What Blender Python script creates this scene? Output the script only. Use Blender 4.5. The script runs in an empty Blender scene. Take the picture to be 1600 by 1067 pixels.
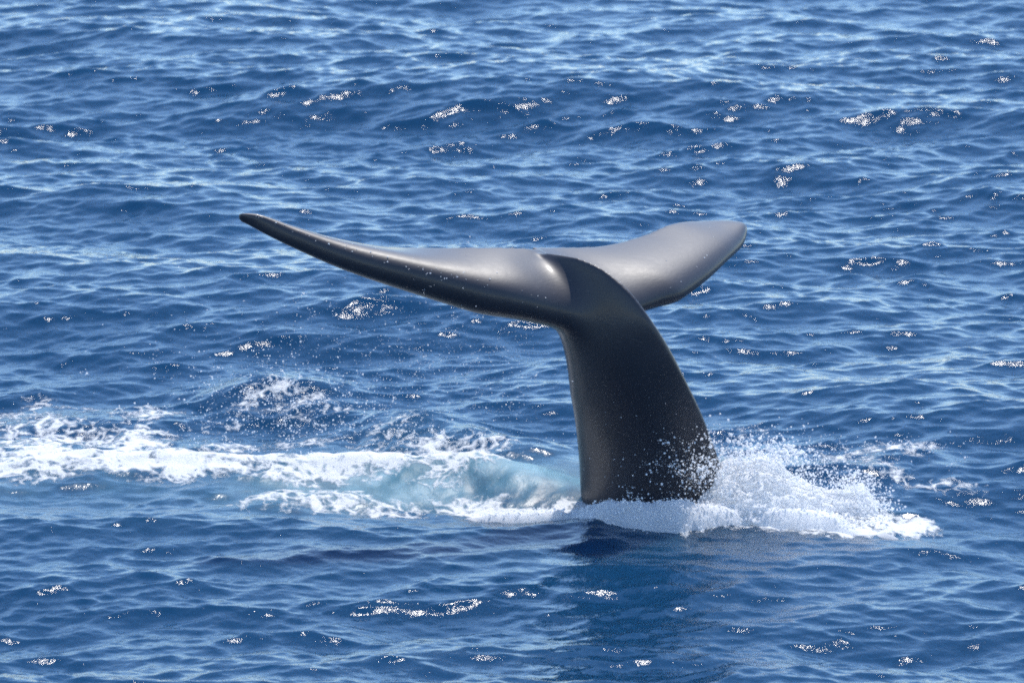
import bpy, math
import numpy as np
from mathutils import Vector, Matrix

rng = np.random.default_rng(11)
R = math.radians
C = bpy.context.scene.collection
S = bpy.context.scene

# ------------------------------------------------------------------ camera
CAM_H, CAM_D = 12.6, 53.6
FPX = 8800.0                       # focal length in photo pixels (1600 wide)
PITCH = math.atan(CAM_H / CAM_D) - math.atan(256.5 / FPX)
cam_d = bpy.data.cameras.new('camera')
cam_d.sensor_width = 36.0
cam_d.lens = 36.0 * FPX / 1600.0
cam_d.clip_start = 0.5
cam_d.clip_end = 20000
cam = bpy.data.objects.new('camera', cam_d)
C.objects.link(cam)
cam.location = (0, -CAM_D, CAM_H)
cam.rotation_euler = (R(90) - PITCH, 0, 0)
cam_d.dof.use_dof = True
cam_d.dof.focus_distance = math.hypot(CAM_H, CAM_D)
cam_d.dof.aperture_fstop = 2.8
S.camera = cam

# ------------------------------------------------------------------ light
SUN_EL, SUN_AZ = 62.5, 20.0        # azimuth from +Y (straight ahead), positive to the right
world = bpy.data.worlds.new('World')
S.world = world
world.use_nodes = True
wn = world.node_tree.nodes
sky = wn.new('ShaderNodeTexSky')
sky.sky_type = 'NISHITA'
sky.sun_disc = False
sky.sun_elevation = R(SUN_EL)
sky.sun_rotation = R(SUN_AZ)
sky.altitude = 0
sky.air_density = 1.0
sky.dust_density = 0.0
sky.ozone_density = 5.2
bg = wn['Background']
bg.inputs['Strength'].default_value = 0.15
world.node_tree.links.new(sky.outputs[0], bg.inputs['Color'])
sd = bpy.data.lights.new('sun', 'SUN')
sd.energy = 3.5
sd.angle = R(0.53)
sd.color = (1.0, 0.955, 0.89)
sun = bpy.data.objects.new('sun', sd)
C.objects.link(sun)
d = Vector((math.sin(R(SUN_AZ)) * math.cos(R(SUN_EL)), math.cos(R(SUN_AZ)) * math.cos(R(SUN_EL)), math.sin(R(SUN_EL))))
sun.rotation_euler = d.to_track_quat('Z', 'Y').to_euler()
sun.location = d * 60
S.view_settings.view_transform = 'Standard'
S.view_settings.look = 'None'
S.view_settings.exposure = 0.78
S.view_settings.gamma = 1.0
S.view_settings.use_curve_mapping = False
S.cycles.max_bounces = 8
S.cycles.diffuse_bounces = 7
S.cycles.glossy_bounces = 4
S.cycles.use_denoising = False
S.cycles.caustics_reflective = False
S.cycles.caustics_refractive = False
S.cycles.sample_clamp_indirect = 1.0
S.cycles.sample_clamp_direct = 9.0
S.cycles.filter_width = 1.8

# ------------------------------------------------------------------ helpers
cp, sp_ = math.cos(PITCH), math.sin(PITCH)


def ray(px, py):
    dx = (px - 800.0) / FPX
    dz = (533.5 - py) / FPX
    return np.array([dx, cp + dz * sp_, -sp_ + dz * cp])


def P(px, py, y):
    """point of the place seen at (px, py) whose distance coordinate is y"""
    r = ray(px, py)
    t = (y + CAM_D) / r[1]
    return np.array([t * r[0], y, CAM_H + t * r[2]])


def W(px, py, z=0.0):
    """point on the water level seen at (px, py)"""
    r = ray(px, py)
    t = (z - CAM_H) / r[2]
    return np.array([t * r[0], -CAM_D + t * r[1]])


def smooth(x, a, b):
    t = np.clip((x - a) / (b - a), 0, 1)
    return t * t * (3 - 2 * t)


def tile_spectrum(N, L, power, kmin, kmax, seed, wind=None, peak=None, spread=2.0):
    """random field (and its horizontal chop) on an N x N periodic tile of size L"""
    g = np.random.default_rng(seed)
    k1 = np.fft.fftfreq(N, d=L / N) * 2 * np.pi
    kx, ky = np.meshgrid(k1, k1, indexing='ij')
    k = np.hypot(kx, ky)
    k[0, 0] = 1.0
    amp = k ** (-power)
    if peak:
        amp = amp * np.exp(-0.5 * (peak / k) ** 2)
    amp = amp * smooth(k, kmin * 0.8, kmin * 1.2) * (1 - smooth(k, kmax * 0.7, kmax))
    if wind is not None:
        wx, wy = math.cos(wind), math.sin(wind)
        ca = (kx * wx + ky * wy) / k
        amp = amp * (0.12 + np.abs(ca) ** spread)
    amp[0, 0] = 0
    f = np.fft.fft2(g.standard_normal((N, N))) * amp
    h = np.fft.ifft2(f).real
    s = 1.0 / h.std()
    hx = np.fft.ifft2(1j * kx / k * f).real * s
    hy = np.fft.ifft2(1j * ky / k * f).real * s
    return h * s, hx, hy, L


def sample(field, L, x, y):
    N = field.shape[0]
    u = (x / L * N) % N
    v = (y / L * N) % N
    i = np.floor(u).astype(np.int64); j = np.floor(v).astype(np.int64)
    fu = (u - i); fv = (v - j)
    i %= N; j %= N
    i2 = (i + 1) % N; j2 = (j + 1) % N
    return (field[i, j] * (1 - fu) * (1 - fv) + field[i2, j] * fu * (1 - fv)
            + field[i, j2] * (1 - fu) * fv + field[i2, j2] * fu * fv)


def mesh_np(name, verts, faces, smooth_shade=True):
    """faces: (n,3) or (n,4) array"""
    me = bpy.data.meshes.new(name)
    n, k = faces.shape
    me.vertices.add(len(verts))
    me.vertices.foreach_set('co', np.ascontiguousarray(verts, dtype=np.float32).ravel())
    me.loops.add(n * k)
    me.loops.foreach_set('vertex_index', np.ascontiguousarray(faces, dtype=np.int32).ravel())
    me.polygons.add(n)
    me.polygons.foreach_set('loop_start', np.arange(n, dtype=np.int32) * k)
    me.polygons.foreach_set('use_smooth', np.full(n, smooth_shade, dtype=bool))
    me.update(calc_edges=True)
    return me


def link(name, me, mat, kind=None, label=None, category=None):
    o = bpy.data.objects.new(name, me)
    C.objects.link(o)
    if mat:
        me.materials.append(mat)
    if kind:
        o['kind'] = kind
    if label:
        o['label'] = label
    if category:
        o['category'] = category
    return o


def grid_faces(nx, ny):
    a = np.arange(nx * ny).reshape(nx, ny)
    return np.stack([a[:-1, :-1], a[1:, :-1], a[1:, 1:], a[:-1, 1:]], -1).reshape(-1, 4)


def attr(me, name, v):
    a = me.attributes.new(name, 'FLOAT', 'POINT')
    a.data.foreach_set('value', np.ascontiguousarray(v, dtype=np.float32).ravel())


def catmull(pts, n):
    """smooth curve through the rows of pts, n samples per span"""
    pts = np.asarray(pts, float)
    p = np.vstack([2 * pts[0] - pts[1], pts, 2 * pts[-1] - pts[-2]])
    out = []
    for i in range(1, len(p) - 2):
        for t in np.arange(n) / n:
            out.append(0.5 * ((2 * p[i]) + (-p[i - 1] + p[i + 1]) * t + (2 * p[i - 1] - 5 * p[i] + 4 * p[i + 1] - p[i + 2]) * t ** 2
                              + (-p[i - 1] + 3 * p[i] - 3 * p[i + 1] + p[i + 2]) * t ** 3))
    out.append(pts[-1])
    return np.array(out)


# node helper
class NT:
    def __init__(self, mat):
        mat.use_nodes = True
        self.t = mat.node_tree
        self.n = self.t.nodes
        self.bsdf = self.n.get('Principled BSDF')
        self.out = self.n.get('Material Output')

    def new(self, typ, **kw):
        nd = self.n.new(typ)
        for k, v in kw.items():
            if k.startswith('in_'):
                key = k[3:]
                key = int(key) if key.isdigit() else key
                nd.inputs[key].default_value = v
            else:
                setattr(nd, k, v)
        return nd

    def link(self, a, b):
        self.t.links.new(a, b)

    def math(self, op, a, b=None, c=None, clamp=False):
        nd = self.n.new('ShaderNodeMath')
        nd.operation = op
        nd.use_clamp = clamp
        for i, v in enumerate((a, b, c)):
            if v is None:
                continue
            if isinstance(v, (int, float)):
                nd.inputs[i].default_value = v
            else:
                self.link(v, nd.inputs[i])
        return nd.outputs[0]

    def mix(self, fac, a, b):
        nd = self.n.new('ShaderNodeMix')
        nd.data_type = 'RGBA'
        for sock, v in ((nd.inputs[0], fac), (nd.inputs[6], a), (nd.inputs[7], b)):
            if isinstance(v, (int, float)):
                sock.default_value = v
            elif isinstance(v, tuple):
                sock.default_value = (*v, 1) if len(v) == 3 else v
            else:
                self.link(v, sock)
        return nd.outputs[2]

    def ramp(self, x, a, b):
        nd = self.n.new('ShaderNodeMapRange')
        nd.interpolation_type = 'SMOOTHSTEP'
        self.link(x, nd.inputs[0])
        nd.inputs[1].default_value = a
        nd.inputs[2].default_value = b
        return nd.outputs[0]

    def noise(self, scale, detail=4, rough=0.55, vec=None, dist=0.0):
        nd = self.n.new('ShaderNodeTexNoise')
        nd.inputs['Scale'].default_value = scale
        nd.inputs['Detail'].default_value = detail
        nd.inputs['Roughness'].default_value = rough
        nd.inputs['Distortion'].default_value = dist
        if vec is not None:
            self.link(vec, nd.inputs['Vector'])
        return nd.outputs['Fac']

    def pos(self):
        return self.n.new('ShaderNodeNewGeometry').outputs['Position']

    def scaled(self, vec, s):
        nd = self.n.new('ShaderNodeVectorMath')
        nd.operation = 'MULTIPLY'
        self.link(vec, nd.inputs[0])
        nd.inputs[1].default_value = s
        return nd.outputs[0]

    def attribute(self, name):
        nd = self.n.new('ShaderNodeAttribute')
        nd.attribute_name = name
        return nd.outputs['Fac']


# ------------------------------------------------------------------ materials
def water_material():
    m = bpy.data.materials.new('sea_water')
    t = NT(m)
    b = t.bsdf
    pos = t.pos()
    foam_a = t.attribute('foam')
    aer = t.attribute('bubbles')
    # foam: lacy noise against the foam amount
    ps = t.scaled(pos, (0.7, 0.45, 1.0))
    n1 = t.noise(3.2, 8, 0.62, ps, 0.8)
    n2 = t.noise(17.0, 5, 0.62, ps, 0.5)
    vor = t.new('ShaderNodeTexVoronoi', feature='DISTANCE_TO_EDGE')
    wv = t.new('ShaderNodeVectorMath', operation='ADD')
    nn = t.new('ShaderNodeTexNoise')
    nn.inputs['Scale'].default_value = 4.0
    t.link(ps, nn.inputs['Vector'])
    sc = t.scaled(nn.outputs['Color'], (0.5, 0.5, 0.5))
    t.link(ps, wv.inputs[0]); t.link(sc, wv.inputs[1])
    t.link(wv.outputs[0], vor.inputs['Vector'])
    vor.inputs['Scale'].default_value = 7.0
    lace = t.math('SUBTRACT', 0.10, vor.outputs['Distance'])
    s = t.math('ADD', foam_a, t.math('MULTIPLY', t.math('SUBTRACT', n1, 0.5), 1.9))
    s = t.math('ADD', s, t.math('MULTIPLY', t.math('SUBTRACT', n2, 0.5), 0.9))
    s = t.math('ADD', s, t.math('MULTIPLY', lace, 1.2))
    foam = t.ramp(s, 0.36, 0.82)
    has = t.ramp(foam_a, 0.02, 0.2)
    foam = t.math('MULTIPLY', foam, has, clamp=True)
    deep = (0.004, 0.031, 0.076)
    green = (0.11, 0.19, 0.23)
    n3 = t.noise(2.2, 6, 0.6, ps, 0.6)
    aer2 = t.math('MULTIPLY', aer, t.ramp(n3, 0.2, 0.62), clamp=True)
    green = t.mix(t.ramp(n1, 0.38, 0.68), (0.05, 0.14, 0.19), (0.15, 0.27, 0.33))
    col = t.mix(aer2, deep, green)
    col = t.mix(foam, col, t.mix(n2, (0.55, 0.58, 0.60), (0.74, 0.74, 0.74)))
    t.link(col, b.inputs['Base Color'])
    b.inputs['IOR'].default_value = 1.333
    rough = t.math('ADD', 0.052, t.math('MULTIPLY', foam, 0.5))
    rough = t.math('ADD', rough, t.math('MULTIPLY', aer, 0.50))
    t.link(rough, b.inputs['Roughness'])
    b.subsurface_method = 'BURLEY'
    t.link(t.math('MULTIPLY', t.math('SUBTRACT', 1.0, foam), 0.9), b.inputs['Subsurface Weight'])
    b.inputs['Subsurface Radius'].default_value = (0.8, 1.0, 1.2)
    b.inputs['Subsurface Scale'].default_value = 1.0
    # bump: capillary ripples + foam grain
    r1 = t.noise(9.0, 5, 0.6, t.scaled(pos, (1, 0.8, 1)), 0.3)
    r2 = t.noise(60.0, 4, 0.7, pos)
    bp = t.new('ShaderNodeBump')
    bp.inputs['Distance'].default_value = 1.0
    bp.inputs['Strength'].default_value = 1.0
    r3 = t.noise(24.0, 3, 0.6, t.scaled(pos, (1, 0.7, 1)), 0.5)
    hgt = t.math('ADD', t.math('ADD', t.math('MULTIPLY', r1, 0.006), t.math('MULTIPLY', r3, 0.0038)), t.math('MULTIPLY', t.math('MULTIPLY', r2, foam), 0.02))
    hgt = t.math('ADD', hgt, t.math('MULTIPLY', foam, 0.012))
    t.link(hgt, bp.inputs['Height'])
    t.link(bp.outputs[0], b.inputs['Normal'])
    return m


def foam_material(name, bump=0.006):
    m = bpy.data.materials.new(name)
    t = NT(m)
    b = t.bsdf
    pos = t.pos()
    n1 = t.noise(9.0, 8, 0.65, pos, 0.6)
    n2 = t.noise(55.0, 5, 0.7, pos)
    col = t.mix(t.ramp(n1, 0.32, 0.6), (0.88, 0.90, 0.92), (0.96, 0.965, 0.97))
    t.link(col, b.inputs['Base Color'])
    b.inputs['Roughness'].default_value = 0.5
    b.inputs['IOR'].default_value = 1.33
    b.inputs['Specular IOR Level'].default_value = 0.3
    bp = t.new('ShaderNodeBump')
    bp.inputs['Distance'].default_value = bump
    bp.inputs['Strength'].default_value = 1.0
    t.link(t.math('ADD', n1, t.math('MULTIPLY', n2, 0.35)), bp.inputs['Height'])
    t.link(bp.outputs[0], b.inputs['Normal'])
    tr = t.new('ShaderNodeBsdfTranslucent')
    tr.inputs['Color'].default_value = (0.98, 0.985, 0.99, 1)
    mx = t.new('ShaderNodeMixShader')
    mx.inputs[0].default_value = 0.58
    t.link(b.outputs[0], mx.inputs[1])
    t.link(tr.outputs[0], mx.inputs[2])
    t.link(mx.outputs[0], t.out.inputs[0])
    return m


def droplet_material():
    m = bpy.data.materials.new('water_droplets')
    t = NT(m)
    b = t.bsdf
    b.inputs['Base Color'].default_value = (0.96, 0.965, 0.97, 1)
    b.inputs['Roughness'].default_value = 0.2
    b.inputs['IOR'].default_value = 1.33
    b.inputs['Specular IOR Level'].default_value = 0.3
    tr = t.new('ShaderNodeBsdfTranslucent')
    tr.inputs['Color'].default_value = (0.99, 0.99, 1.0, 1)
    mx = t.new('ShaderNodeMixShader')
    mx.inputs[0].default_value = 0.5
    t.link(b.outputs[0], mx.inputs[1])
    t.link(tr.outputs[0], mx.inputs[2])
    t.link(mx.outputs[0], t.out.inputs[0])
    return m


def skin_material():
    m = bpy.data.materials.new('whale_skin')
    t = NT(m)
    b = t.bsdf
    pos = t.pos()
    n1 = t.noise(1.6, 7, 0.6, pos, 0.4)
    n2 = t.noise(26.0, 6, 0.65, t.scaled(pos, (0.5, 0.5, 1.6)))
    col = t.mix(n1, (0.004, 0.004, 0.009), (0.026, 0.024, 0.032))
    col = t.mix(t.math('MULTIPLY', t.ramp(n2, 0.58, 0.74), 0.5), col, (0.075, 0.072, 0.074))
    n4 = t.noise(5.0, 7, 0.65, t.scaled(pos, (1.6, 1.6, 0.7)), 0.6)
    lit_strip = t.math('MULTIPLY', t.attribute('lit_strip'), t.ramp(n4, 0.36, 0.64))
    col = t.mix(lit_strip, col, (0.085, 0.09, 0.10))  # sunlit strip along the far keel, painted into the skin colour
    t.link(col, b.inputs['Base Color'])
    b.inputs['IOR'].default_value = 1.6
    b.inputs['Specular IOR Level'].default_value = 0.5
    rg = t.math('ADD', 0.46, t.math('MULTIPLY', n2, 0.12))
    t.link(rg, b.inputs['Roughness'])
    b.inputs['Coat Weight'].default_value = 0.45
    b.inputs['Coat Roughness'].default_value = 0.16
    b.inputs['Coat IOR'].default_value = 1.33
    bp = t.new('ShaderNodeBump')
    bp.inputs['Distance'].default_value = 0.0018
    bp.inputs['Strength'].default_value = 0.5
    n3 = t.noise(45.0, 5, 0.6, t.scaled(pos, (0.4, 0.4, 1.4)))
    t.link(t.math('ADD', n2, n3), bp.inputs['Height'])
    t.link(bp.outputs[0], b.inputs['Normal'])
    return m


# ------------------------------------------------------------------ sea surface
def lerp_axis(a, b, n, grow_lo, grow_hi, far):
    core = np.linspace(a, b, n)
    st = (b - a) / (n - 1)
    def tail(start, sgn, g):
        out = []; s = st; p = start
        while abs(p - start) < far:
            s *= g
            p += sgn * s
            out.append(p)
        return np.array(out)
    return np.concatenate([tail(a, -1, grow_lo)[::-1], core, tail(b, 1, grow_hi)])


tile_big = tile_spectrum(2048, 71.0, 1.95, 2 * np.pi / 20, 2 * np.pi / 0.14, 5, wind=R(101), peak=2 * np.pi / 2.6, spread=1.6)
tile_swell = tile_spectrum(512, 97.0, 2.2, 2 * np.pi / 40, 2 * np.pi / 3.0, 9, wind=R(70), peak=2 * np.pi / 11, spread=3)
tile_small = tile_spectrum(1024, 13.7, 1.75, 2 * np.pi / 1.4, 2 * np.pi / 0.045, 7, wind=R(85), spread=1.2)
noise_a = tile_spectrum(1024, 9.3, 1.9, 2 * np.pi / 4, 2 * np.pi / 0.03, 21)[0]
noise_c = tile_spectrum(1024, 9.3, 1.5, 2 * np.pi / 0.7, 2 * np.pi / 0.03, 23)[0]
noise_b = tile_spectrum(1024, 31.0, 1.6, 2 * np.pi / 16, 2 * np.pi / 0.1, 22)[0]


def seg_dist(x, y, pts, ys=1.0):
    """distance to a polyline, with y distances scaled by ys; also the fraction along it"""
    best = np.full(x.shape, 1e9); frac = np.zeros(x.shape)
    n = len(pts) - 1
    for i in range(n):
        ax, ay = pts[i]; bx, by = pts[i + 1]
        dx, dy = bx - ax, (by - ay) * ys
        qx, qy = x - ax, (y - ay) * ys
        t = np.clip((qx * dx + qy * dy) / (dx * dx + dy * dy + 1e-9), 0, 1)
        dd = np.hypot(qx - t * dx, qy - t * dy)
        m = dd < best
        best = np.where(m, dd, best)
        frac = np.where(m, (i + t) / n, frac)
    return best, frac


def Wl(*pts):
    return [tuple(W(px, py)) for px, py in pts]


# raised or sunk water around the whale: (polyline in photo pixels, height, half width across, sharpness)
RIDGES = [
    (Wl((330, 640), (400, 618), (455, 618), (540, 640)), 0.34, 0.75),
    (Wl((560, 668), (640, 668), (760, 690), (850, 715)), 0.24, 0.6),
    (Wl((20, 640), (110, 640), (180, 645), (250, 670)), 0.16, 0.6),
    (Wl((0, 740), (120, 735), (250, 738), (420, 735), (520, 735)), 0.15, 0.45),
    (Wl((480, 742), (580, 735), (700, 742), (800, 750), (880, 762)), 0.24, 0.50),
    (Wl((480, 785), (545, 785), (620, 793), (740, 800)), 0.12, 0.30),
    (Wl((740, 800), (860, 803), (940, 814), (1070, 818), (1150, 806), (1250, 808), (1380, 813)), 0.06, 0.33),
    (Wl((1100, 735), (1220, 735), (1330, 745), (1430, 735), (1530, 760)), 0.2, 0.6),
]
SINKS = [(Wl((560, 785), (700, 790), (850, 795)), -0.10, 0.5)]
# foam: (polyline, amount, half width in metres across the depth, x softness)
FOAM = [
    (Wl((-60, 735), (60, 735), (200, 732), (330, 728), (480, 722)), 0.88, 0.62),
    (Wl((-40, 640), (40, 650), (110, 665), (170, 668)), 0.62, 0.8),
    (Wl((-40, 690), (60, 690), (180, 700)), 0.62, 0.9),
    (Wl((60, 612), (150, 618), (215, 630)), 0.42, 0.55),
    (Wl((230, 655), (330, 660)), 0.34, 0.5),
    (Wl((180, 690), (320, 692), (460, 680), (560, 680)), 0.42, 0.35),
    (Wl((470, 738), (560, 728), (640, 735), (690, 742)), 0.85, 0.75),
    (Wl((560, 690), (680, 700), (760, 706)), 0.50, 0.40),
    (Wl((690, 706), (760, 712)), 0.62, 0.4),
    (Wl((400, 628), (440, 620), (500, 640)), 0.36, 0.5),
    (Wl((580, 668), (650, 672)), 0.42, 0.35),
    (Wl((430, 788), (540, 782), (620, 791), (740, 798)), 0.62, 0.45),
    (Wl((740, 802), (860, 806), (940, 814)), 0.85, 0.30),
    (Wl((940, 814), (1070, 820), (1150, 808), (1250, 808), (1400, 814)), 1.0, 0.44),
    (Wl((1340, 730), (1440, 722)), 0.45, 0.4),
    (Wl((1330, 745), (1400, 752), (1500, 770)), 0.40, 0.3),
    (Wl((1100, 690), (1170, 690)), 0.34, 0.3),
]
AER = [
    (Wl((500, 765), (620, 762), (760, 762), (860, 770), (930, 782), (960, 790)), 1.0, 1.0),
    (Wl((440, 745), (600, 745)), 0.5, 0.9),
    (Wl((0, 735), (300, 735), (500, 735)), 0.35, 1.6),
    (Wl((960, 800), (1200, 805), (1380, 810)), 0.25, 0.5),
]


def local_height(x, y):
    z = np.zeros(x.shape)
    w = 0.16 * sample(noise_b, 31.0, x, y * 0.6)
    for pts, h, wd in RIDGES + SINKS:
        dd, fr = seg_dist(x, y + w, pts, 1.0)
        taper = 0.35 + 0.65 * np.sin(np.pi * np.clip(fr, 0, 1)) ** 0.7
        z = z + h * taper * np.exp(-(dd / wd) ** 2)
    return z




def calm(x, y):
    """how far the swell is levelled off around the tail and its splash"""
    cx, cy_ = W(1120, 805)
    return 1 - 0.85 * np.exp(-((x - cx) / 3.2) ** 4 - ((y - cy_) / 2.2) ** 4)


phi_top = PITCH - math.atan(560 / FPX)
phi_bot = PITCH + math.atan(600 / FPX)
ys_core = -CAM_D + CAM_H / np.tan(np.linspace(phi_bot, phi_top, 1080))
def tails(core, far, g=1.09):
    s0, s1 = core[1] - core[0], core[-1] - core[-2]
    lo, hi = [], []
    p, s = core[0], s0
    while p > -far:
        s *= g; p -= s; lo.append(p)
    p, s = core[-1], s1
    while p < far:
        s *= g; p += s; hi.append(p)
    return np.concatenate([lo[::-1], core, hi])
xs = tails(np.linspace(-9.4, 9.4, 960), 9000)
ys = tails(ys_core, 9000)
X, Y = np.meshgrid(xs, ys, indexing='ij')
gx = np.gradient(xs)[:, None]
gy = np.gradient(ys)[None, :]
step = np.maximum(gx * np.ones_like(gy), gy * 0.35)
f_small = 1 - smooth(step, 0.03, 0.10)
f_big = 1 - smooth(step, 0.15, 0.6)
f_swell = 1 - smooth(step, 1.2, 4.0)
mod = 1.0 + 0.28 * sample(noise_b, 31.0, X * 0.35 + 3, Y * 0.25)
mod = np.clip(mod, 0.45, 1.6)
A_B, A_S, A_W = 0.033, 0.0052, 0.085
fb = A_B * f_big * (1 + 0.16 * sample(noise_b, 31.0, X * 0.3 + 11, Y * 0.22 + 5))
fs = A_S * f_small * mod
fw = A_W * f_swell
print('slope', np.std(np.diff(A_B*tile_big[0][:, ::1],axis=1))/(71/2048), np.std(np.diff(A_S*tile_small[0],axis=1))/(13.7/1024))
fb = fb * (0.55 + 0.45 * calm(X, Y))
Z = fb * sample(tile_big[0], 71.0, X, Y) + fs * sample(tile_small[0], 13.7, X, Y) + fw * calm(X, Y) * sample(tile_swell[0], 97.0, X, Y)
DX = 1.1 * fb * sample(tile_big[1], 71.0, X, Y) + 1.0 * fs * sample(tile_small[1], 13.7, X, Y)
DY = 1.1 * fb * sample(tile_big[2], 71.0, X, Y) + 1.0 * fs * sample(tile_small[2], 13.7, X, Y)
near = (X > -11) & (X < 11) & (Y > -9) & (Y < 14)
LH = np.zeros_like(X)
ix = np.where(near.any(1))[0]; iy = np.where(near.any(0))[0]
sl = (slice(ix[0], ix[-1] + 1), slice(iy[0], iy[-1] + 1))
xn, yn = X[sl], Y[sl]
LH[sl] = local_height(xn, yn)
FO = np.zeros_like(X); AE = np.zeros_like(X)
wob = 0.22 * sample(noise_b, 31.0, xn + 5, yn)
f = np.zeros(xn.shape)
for pts, a, wd in FOAM:
    dd, fr = seg_dist(xn, yn + wob, pts, 1.0)
    f = np.maximum(f, a * np.exp(-(dd / wd) ** 4 * 0.9))
FO[sl] = f
f = np.zeros(xn.shape)
for pts, a, wd in AER:
    dd, fr = seg_dist(xn, yn + wob, pts, 1.0)
    f = np.maximum(f, a * np.exp(-(dd / wd) ** 2))
AE[sl] = f
# churned water: rougher small scale where foam lies, calmer where the bubbles well up
churn = np.clip(FO, 0, 1)
_cx, _cy = W(940, 855)
_q = (1 - 0.85 * np.clip(AE, 0, 1)) * (1 - 0.2 * np.exp(-((X - _cx) / 1.3) ** 2 - ((Y - _cy) / 1.2) ** 2))
DX *= _q; DY *= _q
Z = Z * _q + LH
Z[sl] += 0.028 * churn[sl] * sample(noise_a, 9.3, xn, yn * 0.8)
verts = np.stack([X + DX, Y + DY, Z], -1).reshape(-1, 3)
sea_me = mesh_np('sea', verts, grid_faces(len(xs), len(ys)))
attr(sea_me, 'foam', FO)
attr(sea_me, 'bubbles', AE)
link('sea', sea_me, water_material(), kind='structure')


def sea_z(x, y):
    x = np.asarray(x, float); y = np.asarray(y, float)
    return A_B * sample(tile_big[0], 71.0, x, y) + A_W * calm(x, y) * sample(tile_swell[0], 97.0, x, y) + local_height(x, y)


# ------------------------------------------------------------------ whale tail
def blade(stations, n_span=14, n_prof=28):
    """stations rows: LEx LEy LEdepth TEx TEy TEdepth thickness camber"""
    le = np.array([P(*r[0:3]) for r in stations])
    te = np.array([P(*r[3:6]) for r in stations])
    th = np.array([[r[6], r[7]] for r in stations])
    q = catmull(np.hstack([le, te, th]), n_span)
    le, te, th, cb = q[:, :3], q[:, 3:6], np.maximum(q[:, 6], 0.004), q[:, 7]
    mid = (le + te) / 2
    span = np.gradient(mid, axis=0)
    chord = te - le
    nrm = np.cross(span, chord)
    nrm /= np.linalg.norm(nrm, axis=1)[:, None] + 1e-9
    up = np.where(nrm[:, 2:3] < 0, -nrm, nrm)
    c = (1 - np.cos(np.linspace(0, np.pi, n_prof))) / 2
    prof = (1.4845 * np.sqrt(c) - 0.63 * c - 1.758 * c ** 2 + 1.4215 * c ** 3 - 0.5180 * c ** 4)   # half thickness for th = 1, closed
    prof = prof + 0.05 * np.sin(np.pi * np.sqrt(c))
    edge = 0.013 * np.minimum(1, np.sqrt(c * 6))
    rings = []
    for i in range(len(q)):
        base = le[i] + np.outer(c, chord[i]) + np.outer(np.sin(np.pi * c) * cb[i], up[i])
        top = base + np.outer(prof * th[i] + edge, up[i])
        bot = base - np.outer(prof * th[i] + edge, up[i])
        rings.append(np.vstack([top, bot[::-1][1:-1]]))
    return rings


def loft(rings, cap=True):
    k = len(rings[0])
    v = np.vstack(rings)
    f = []
    for i in range(len(rings) - 1):
        for j in range(k):
            a = i * k + j; b = i * k + (j + 1) % k
            f.append((a, b, b + k, a + k))
    v = [tuple(p) for p in v]
    if cap:
        for r0 in (0, (len(rings) - 1) * k):
            cen = len(v)
            v.append(tuple(np.mean(v[r0:r0 + k], axis=0)))
            for j in range(k):
                f.append((r0 + j, r0 + (j + 1) % k, cen))
    return v, f


LEFT = [
    (935, 512, 0.16, 842, 390, 0.98, 0.26, 0.00),
    (892, 518, -0.02, 815, 388, 0.86, 0.34, 0.00),
    (840, 505, -0.22, 765, 387, 0.74, 0.37, 0.01),
    (760, 481, -0.32, 680, 388, 0.62, 0.34, 0.01),
    (660, 446, -0.38, 590, 386, 0.48, 0.28, 0.00),
    (560, 415, -0.40, 500, 370, 0.26, 0.21, 0.0),
    (470, 379, -0.38, 436, 353, 0.04, 0.155, 0.0),
    (408, 351, -0.34, 396, 340, -0.14, 0.12, 0.0),
    (375, 341, -0.30, 372, 335, -0.24, 0.07, 0.0),
]
RIGHT = [
    (950, 500, 0.22, 830, 387, 0.95, 0.20, 0.0),
    (1003, 499, 0.46, 868, 387, 1.30, 0.24, 0.0),
    (1055, 472, 0.80, 940, 385, 1.65, 0.24, 0.01),
    (1103, 438, 1.28, 1003, 369, 2.02, 0.20, 0.01),
    (1137, 407, 1.75, 1050, 350, 2.32, 0.16, 0.0),
    (1159, 386, 2.15, 1095, 346, 2.52, 0.14, 0.0),
    (1166, 371, 2.38, 1130, 345, 2.60, 0.11, 0.0),
    (1166, 360, 2.52, 1152, 347, 2.62, 0.08, 0.0),
]
# the whole tail leans a little towards the viewer as it rises
LEFT = [(a, b, c - 0.7, d, e, c + 0.62 * (f - c) - 0.7, g, h) for a, b, c, d, e, f, g, h in LEFT]
RIGHT = [(a, b, c - 0.7, d, e, c + 0.62 * (f - c) - 0.7, g, h) for a, b, c, d, e, f, g, h in RIGHT]
# tail stock: near keel (x, y, depth), far keel (x, y, depth), half width across the flanks
STOCK = [
    (1205, 900, -0.22, 935, 900, 0.45, 0.50),
    (1162, 830, -0.24, 922, 830, 0.40, 0.46),
    (1137, 765, -0.26, 912, 770, 0.36, 0.42),
    (1118, 705, -0.28, 908, 712, 0.32, 0.38),
    (1095, 645, -0.30, 902, 655, 0.28, 0.34),
    (1071, 595, -0.32, 893, 606, 0.25, 0.30),
    (1046, 545, -0.33, 880, 566, 0.24, 0.26),
    (1018, 500, -0.31, 872, 535, 0.25, 0.205),
    (987, 457, -0.20, 866, 512, 0.32, 0.14),
    (955, 427, -0.05, 860, 490, 0.42, 0.09),
    (917, 406, 0.13, 850, 462, 0.48, 0.065),
    (880, 396, 0.31, 838, 440, 0.53, 0.06),
    (845, 393, 0.50, 830, 425, 0.60, 0.035),
]


def lean(y):
    return -0.7 * float(smooth(np.array(830.0 - y), 0, 440))


STOCK = [(a, b, c + lean(b), d, e, f + lean(e), g) for a, b, c, d, e, f, g in STOCK]


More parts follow.
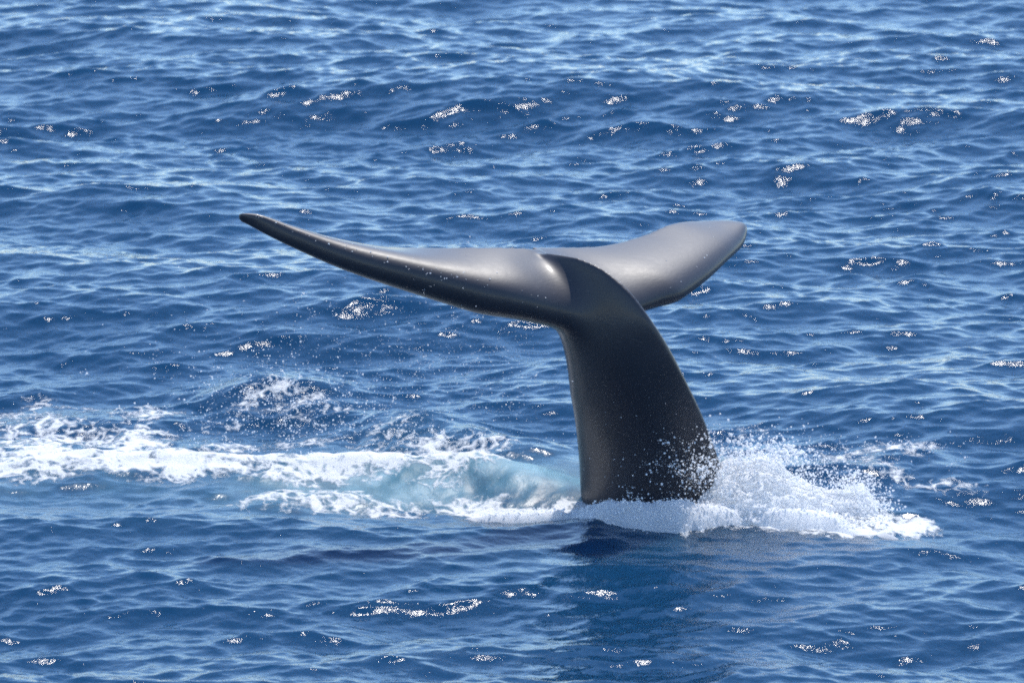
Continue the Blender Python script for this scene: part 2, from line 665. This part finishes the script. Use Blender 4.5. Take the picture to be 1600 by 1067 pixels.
def stock(st, n_span=8, k=40):
    nk = np.array([P(*r[0:3]) for r in st])
    fk = np.array([P(*r[3:6]) for r in st])
    w = np.array([[r[6]] for r in st])
    q = catmull(np.hstack([nk, fk, w]), n_span)
    nk, fk, w = q[:, :3], q[:, 3:6], np.maximum(q[:, 6], 0.02)
    cen = (nk + fk) / 2
    tan = np.gradient(cen, axis=0)
    rings = []
    for i in range(len(q)):
        dk = nk[i] - fk[i]
        h = np.linalg.norm(dk) / 2
        dk = dk / (2 * h)
        s = np.cross(tan[i], dk)
        s /= np.linalg.norm(s)
        a = np.linspace(0, 2 * np.pi, k, endpoint=False)
        ca, sa = np.cos(a), np.sin(a)
        u = np.sign(ca) * np.abs(ca) ** 0.92
        # flank fullness: pointed towards the near keel, rounder at the far one
        v = np.sign(sa) * np.where(ca > 0, np.abs(sa) ** 1.55, np.abs(sa) ** 0.85)
        rings.append(cen[i] + np.outer(u * h, dk) + np.outer(v * w[i], s))
    return rings


vs, fs_ = [], []
for rg in (blade(LEFT), blade(RIGHT), stock(STOCK)):
    v, f = loft(rg)
    o = len(vs)
    vs += v
    fs_ += [tuple(i + o for i in q) for q in f]
tmp_me = bpy.data.meshes.new('whale')
tmp_me.from_pydata(vs, [], fs_)
import bmesh
bm = bmesh.new()
bm.from_mesh(tmp_me)
bmesh.ops.recalc_face_normals(bm, faces=bm.faces)
bm.to_mesh(tmp_me)
bm.free()
whale = bpy.data.objects.new('whale', tmp_me)
C.objects.link(whale)
rm = whale.modifiers.new('remesh', 'REMESH')
rm.mode = 'VOXEL'
rm.voxel_size = 0.0145
rm.use_smooth_shade = True
sm = whale.modifiers.new('smooth', 'SMOOTH')
sm.factor = 0.5
sm.iterations = 11
dg = bpy.context.evaluated_depsgraph_get()
fin = bpy.data.meshes.new_from_object(whale.evaluated_get(dg), depsgraph=dg)
_n = len(fin.vertices)
_co = np.empty(_n * 3, np.float32); fin.vertices.foreach_get('co', _co); _co = _co.reshape(-1, 3).astype(float)
_e = np.empty(len(fin.edges) * 2, np.int32); fin.edges.foreach_get('vertices', _e); _e = _e.reshape(-1, 2)
_deg = np.bincount(_e.ravel(), minlength=_n)[:, None]
_a, _b = P(890, 525, 0.25), P(985, 500, 0.25)
_wt = np.zeros(_n)
for c_, r_ in ((P(868, 495, -0.6), 0.60), (P(870, 450, -0.4), 0.50), (P(1000, 480, -0.25), 0.42), (P(900, 540, -0.35), 0.40)):
    _wt = np.maximum(_wt, np.exp(-(np.linalg.norm(_co - c_, axis=1) / r_) ** 4))
_keel = catmull([P(*q[:3]) for q in STOCK[4:]], 6)
_te = catmull([P(*q[3:6]) for q in LEFT[:5]][::-1] + [P(*q[3:6]) for q in RIGHT[:4]], 6)
_dt = np.min([np.linalg.norm(_co - k_, axis=1) for k_ in _te], axis=0)
_dk = np.min([np.linalg.norm(_co - k_, axis=1) for k_ in _keel], axis=0)
_wt *= smooth(_dk, 0.05, 0.26) * smooth(_dt, 0.05, 0.30)
_wt = _wt[:, None]
for _ in range(520):
    acc = np.stack([np.bincount(_e[:, 0], _co[_e[:, 1], c_], _n) + np.bincount(_e[:, 1], _co[_e[:, 0], c_], _n) for c_ in range(3)], 1)
    _co += 0.8 * _wt * (acc / _deg - _co)
_w2 = (np.exp(-(_dk / 0.10) ** 2) * smooth(_co[:, 2], 1.4, 1.7))[:, None] * 0.5 + 0.12
for _ in range(14):
    acc = np.stack([np.bincount(_e[:, 0], _co[_e[:, 1], c_], _n) + np.bincount(_e[:, 1], _co[_e[:, 0], c_], _n) for c_ in range(3)], 1)
    _co += _w2 * (acc / _deg - _co)
fin.vertices.foreach_set('co', _co.astype(np.float32).ravel())
fin.update()
whale.modifiers.clear()
whale.data = fin
fin.name = 'whale'
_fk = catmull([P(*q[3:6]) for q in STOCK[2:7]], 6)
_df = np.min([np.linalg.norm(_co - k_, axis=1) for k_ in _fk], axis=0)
attr(fin, 'lit_strip', (1 - smooth(_df, 0.06, 0.26)) * smooth(_co[:, 2], 0.25, 0.5) * (1 - smooth(_co[:, 2], 1.1, 1.7)))  # mask for the painted sunlight beside the far keel
_nr = np.empty(_n * 3, np.float32); fin.vertices.foreach_get('normal', _nr); _nr = _nr.reshape(-1, 3)
bpy.data.meshes.remove(tmp_me)
fin.materials.clear()
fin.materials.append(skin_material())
fin.polygons.foreach_set('use_smooth', np.ones(len(fin.polygons), dtype=bool))
whale['label'] = 'dark grey wet whale tail with both flukes raised out of the sea beside its splash'
whale['category'] = 'whale'

# ------------------------------------------------------------------ splash
foam_mat = foam_material('white_water')
drop_mat = droplet_material()

_t = (1 + 5 ** 0.5) / 2
ICO_V = np.array([(-1, _t, 0), (1, _t, 0), (-1, -_t, 0), (1, -_t, 0), (0, -1, _t), (0, 1, _t), (0, -1, -_t), (0, 1, -_t),
                  (_t, 0, -1), (_t, 0, 1), (-_t, 0, -1), (-_t, 0, 1)], float)
ICO_V /= np.linalg.norm(ICO_V[0])
ICO_F = np.array([(0, 11, 5), (0, 5, 1), (0, 1, 7), (0, 7, 10), (0, 10, 11), (1, 5, 9), (5, 11, 4), (11, 10, 2), (10, 7, 6), (7, 1, 8),
                  (3, 9, 4), (3, 4, 2), (3, 2, 6), (3, 6, 8), (3, 8, 9), (4, 9, 5), (2, 4, 11), (6, 2, 10), (8, 6, 7), (9, 8, 1)])


def drops_mesh(name, pts, rad, stretch=0.35):
    n = len(pts)
    sc = rad[:, None] * (1 + stretch * rng.standard_normal((n, 3)).clip(-1.5, 2.2) * 0.6)
    v = pts[:, None, :] + ICO_V[None] * sc[:, None, :]
    f = ICO_F[None] + (np.arange(n) * 12)[:, None, None]
    return mesh_np(name, v.reshape(-1, 3), f.reshape(-1, 3))


# the heap of white water to the right of the tail: crest profile (photo x, photo y of top)
prof = [(1040, 800), (1075, 770), (1105, 742), (1130, 722), (1165, 712), (1190, 704), (1215, 712), (1245, 735), (1275, 752), (1300, 762),
        (1325, 757), (1345, 752), (1362, 770), (1380, 795), (1398, 814), (1420, 830), (1440, 840)]
px_ = np.array([P(a, b, 0.0) for a, b in prof])
NX, NY = 420, 190
gxs = np.linspace(px_[0, 0], px_[-1, 0], NX)
top = np.interp(gxs, px_[:, 0], px_[:, 2])
ker = np.hanning(15); ker /= ker.sum()
top = np.convolve(np.pad(top, 7, mode='edge'), ker, mode='valid')
top = np.maximum(top, -0.02) - 0.5 * smooth(gxs, px_[-1, 0] - 0.45, px_[-1, 0])
vv = np.linspace(-1, 1, NY)
GX, GV = np.meshgrid(gxs, vv, indexing='ij')
T = top[:, None] + 0.09 * (1 - smooth(gxs, px_[2, 0], px_[8, 0]))[:, None]
halfw = 0.28 + 1.0 * np.clip(T, 0, 1)
cy = -0.22 + 0.20 * smooth(GX, px_[2, 0], px_[8, 0])
GY = cy + GV * halfw
shape = np.clip(1 - np.abs(GV) ** 1.7, 0, 1)
n_a = sample(noise_a, 9.3, GX * 1.0, GY * 1.0 + 2)
n_b = sample(noise_b, 31.0, GX * 2.0, GY * 2.0)
GZ = -0.40 + (T + 0.40) * shape
amp = np.clip(T * 1.5, 0.15, 1) * shape
GZ = GZ + amp * (0.05 * n_a + 0.014 * sample(noise_c, 9.3, GX, GY) + 0.02 * np.clip(sample(noise_c, 9.3, GX * 0.8 + 3, GY * 0.8), 0.6, 4) + 0.06 * n_b)
GX2 = GX + 0.018 * sample(noise_c, 9.3, GX + 4, GZ * 1.3 + GY)
GY2 = GY + 0.018 * sample(noise_c, 9.3, GX * 1.2 + 7, GY + GZ * 1.7)
mound = np.stack([GX2, GY2, GZ], -1).reshape(-1, 3)
sv = np.stack([GX2, GY2, GZ], -1).reshape(-1, 3)
link('white_water_splash', mesh_np('white_water_splash', sv, grid_faces(NX, NY)), foam_mat, kind='stuff')

# churned foam lip in front of the tail
lip = [(700, 803), (760, 800), (840, 802), (900, 808), (945, 815), (1000, 821), (1060, 822), (1110, 816), (1180, 808), (1280, 812), (1380, 824), (1430, 832)]
NX, NY = 620, 70
lw = np.array([W(a, b + 3) for a, b in lip])
lz = np.array([-0.10, 0.01, 0.05, 0.09, 0.19, 0.20, 0.19, 0.15, 0.10, 0.07, 0.04, -0.08])
gxs = np.linspace(lw[0, 0], lw[-1, 0], NX)
ly = np.interp(gxs, lw[:, 0], lw[:, 1])
lzz = np.interp(gxs, lw[:, 0], lz)
GX, GV = np.meshgrid(gxs, np.linspace(-1, 1, NY), indexing='ij')
GY = ly[:, None] + GV * (0.16 + lzz[:, None] * 1.0)
shape = np.clip(1 - np.abs(GV) ** 2, 0, 1) ** 1.5
base = local_height(GX, GY) + A_W * calm(GX, GY) * sample(tile_swell[0], 97.0, GX, GY)
GZ = base - 0.10 + (lzz[:, None] + 0.12) * shape
GZ = GZ + shape * (0.035 * sample(noise_a, 9.3, GX + 1, GY) + 0.03 * sample(noise_b, 31.0, GX * 2.6, GY * 2.6))
GX2 = GX + 0.03 * sample(noise_a, 9.3, GX + 6, GY + GZ)
GY2 = GY + 0.04 * sample(noise_a, 9.3, GX + 8, GY - GZ)
lipv = np.stack([GX2, GY2, GZ], -1).reshape(-1, 3)
sv = np.stack([GX2, GY2, GZ], -1).reshape(-1, 3)
link('foam_crest', mesh_np('foam_crest', sv, grid_faces(NX, NY)), foam_mat, kind='stuff')


# ------------------------------------------------------------------ spray
def cloud(n, cx, cy_, sx, sy, depth, sdep, rmin, rmax, clump=0.5, tail=2.2):
    """n drops around photo point (cx, cy_), gaussian spread in pixels, at a depth"""
    a = cx + sx * rng.standard_normal(n)
    b = cy_ + sy * rng.standard_normal(n)
    m = int(n * clump)
    if m:
        k = max(3, m // 14)
        ca = cx + sx * rng.standard_normal(k); cb = cy_ + sy * rng.standard_normal(k)
        idx = rng.integers(0, k, m)
        sp = rng.exponential(7.0, m)
        an = rng.uniform(0, 2 * np.pi, m)
        a[:m] = ca[idx] + sp * np.cos(an); b[:m] = cb[idx] + sp * np.sin(an)
    y = depth + sdep * rng.standard_normal(n)
    pts = np.array([P(u, v, w) for u, v, w in zip(a, b, y)])
    r = rmin + (rmax - rmin) * rng.random(n) ** (tail * 2)
    return pts, r


groups = []
_i = rng.integers(0, len(mound), 3500)
_p = mound[_i] + rng.standard_normal((3500, 3)) * np.array([0.015, 0.02, 0.018]) + np.array([0, 0, 0.008])
groups.append((_p, 0.003 + 0.009 * rng.random(3500) ** 4))
_i = rng.integers(0, len(lipv), 7000)
_p = lipv[_i] + rng.standard_normal((7000, 3)) * np.array([0.02, 0.03, 0.014])
groups.append((_p, 0.003 + 0.010 * rng.random(7000) ** 4))
groups.append(cloud(1500, 1110, 730, 34, 26, -0.9, 0.12, 0.003, 0.013))
groups.append(cloud(320, 1060, 765, 45, 28, -1.05, 0.1, 0.003, 0.012))
groups.append(cloud(60, 1040, 700, 60, 50, -1.0, 0.1, 0.0025, 0.006, 0.1))
groups.append(cloud(1500, 1195, 712, 34, 13, -0.3, 0.25, 0.003, 0.018))
groups.append(cloud(700, 1165, 700, 60, 18, -0.2, 0.3, 0.003, 0.011))
groups.append(cloud(900, 1260, 740, 40, 14, -0.2, 0.25, 0.003, 0.012))
groups.append(cloud(900, 1340, 756, 20, 9, -0.25, 0.2, 0.003, 0.012))
groups.append(cloud(700, 1378, 795, 14, 16, -0.25, 0.2, 0.003, 0.012))
groups.append(cloud(500, 1415, 824, 20, 7, -0.3, 0.2, 0.003, 0.010))
groups.append(cloud(500, 1270, 715, 90, 22, 0.5, 0.4, 0.003, 0.009))
groups.append(cloud(600, 1430, 706, 28, 9, 2.4, 0.3, 0.004, 0.014, 0.7))
groups.append(cloud(300, 1330, 712, 70, 12, 2.2, 0.3, 0.003, 0.011, 0.6))
pts = np.vstack([g[0] for g in groups]); rad = np.concatenate([g[1] for g in groups])
ok = pts[:, 2] > 0.0
link('splash_spray', drops_mesh('splash_spray', pts[ok], rad[ok]), drop_mat, kind='stuff')

groups = []
groups.append(cloud(1500, 620, 560, 170, 60, 0.0, 1.2, 0.0025, 0.007, 0.35, 2.5))
groups.append(cloud(1300, 760, 600, 110, 70, 0.2, 0.6, 0.002, 0.005, 0.1))
groups.append(cloud(1500, 430, 620, 90, 40, 0.8, 1.0, 0.003, 0.010, 0.5, 2.5))
groups.append(cloud(600, 560, 680, 150, 25, 1.0, 1.0, 0.003, 0.009, 0.5))
pts = np.vstack([g[0] for g in groups]); rad = np.concatenate([g[1] for g in groups])
ok = (pts[:, 2] > sea_z(pts[:, 0], pts[:, 1])) & ((pts[:, 0] < P(840, 600, 0)[0]) | (pts[:, 1] > 1.0))
# water beads still clinging to the top of the flukes, most of them along the leading edge
_le = catmull([P(*q[:3]) for q in LEFT[2:]], 8)
_w = (_nr[:, 2] > 0.35) * (_nr[:, 1] < 0.1) * (_co[:, 2] > 1.5)
_w = _w * (0.02 + np.exp(-(np.min([np.linalg.norm(_co - k_, axis=1) for k_ in _le], axis=0) / 0.16) ** 2))
_i = rng.choice(_n, 90, p=_w / _w.sum())
pts = np.vstack([pts[ok], _co[_i] + 0.003 * _nr[_i]]); rad = np.concatenate([rad[ok], 0.003 + 0.006 * rng.random(90) ** 3])
ok = np.ones(len(pts), bool)
link('falling_droplets', drops_mesh('falling_droplets', pts[ok], rad[ok], 0.2), drop_mat, kind='stuff')
print('tris', sum(len(o.data.polygons) * (2 if len(o.data.polygons) and o.data.polygons[0].loop_total == 4 else 1) for o in bpy.data.objects if o.type == 'MESH'))
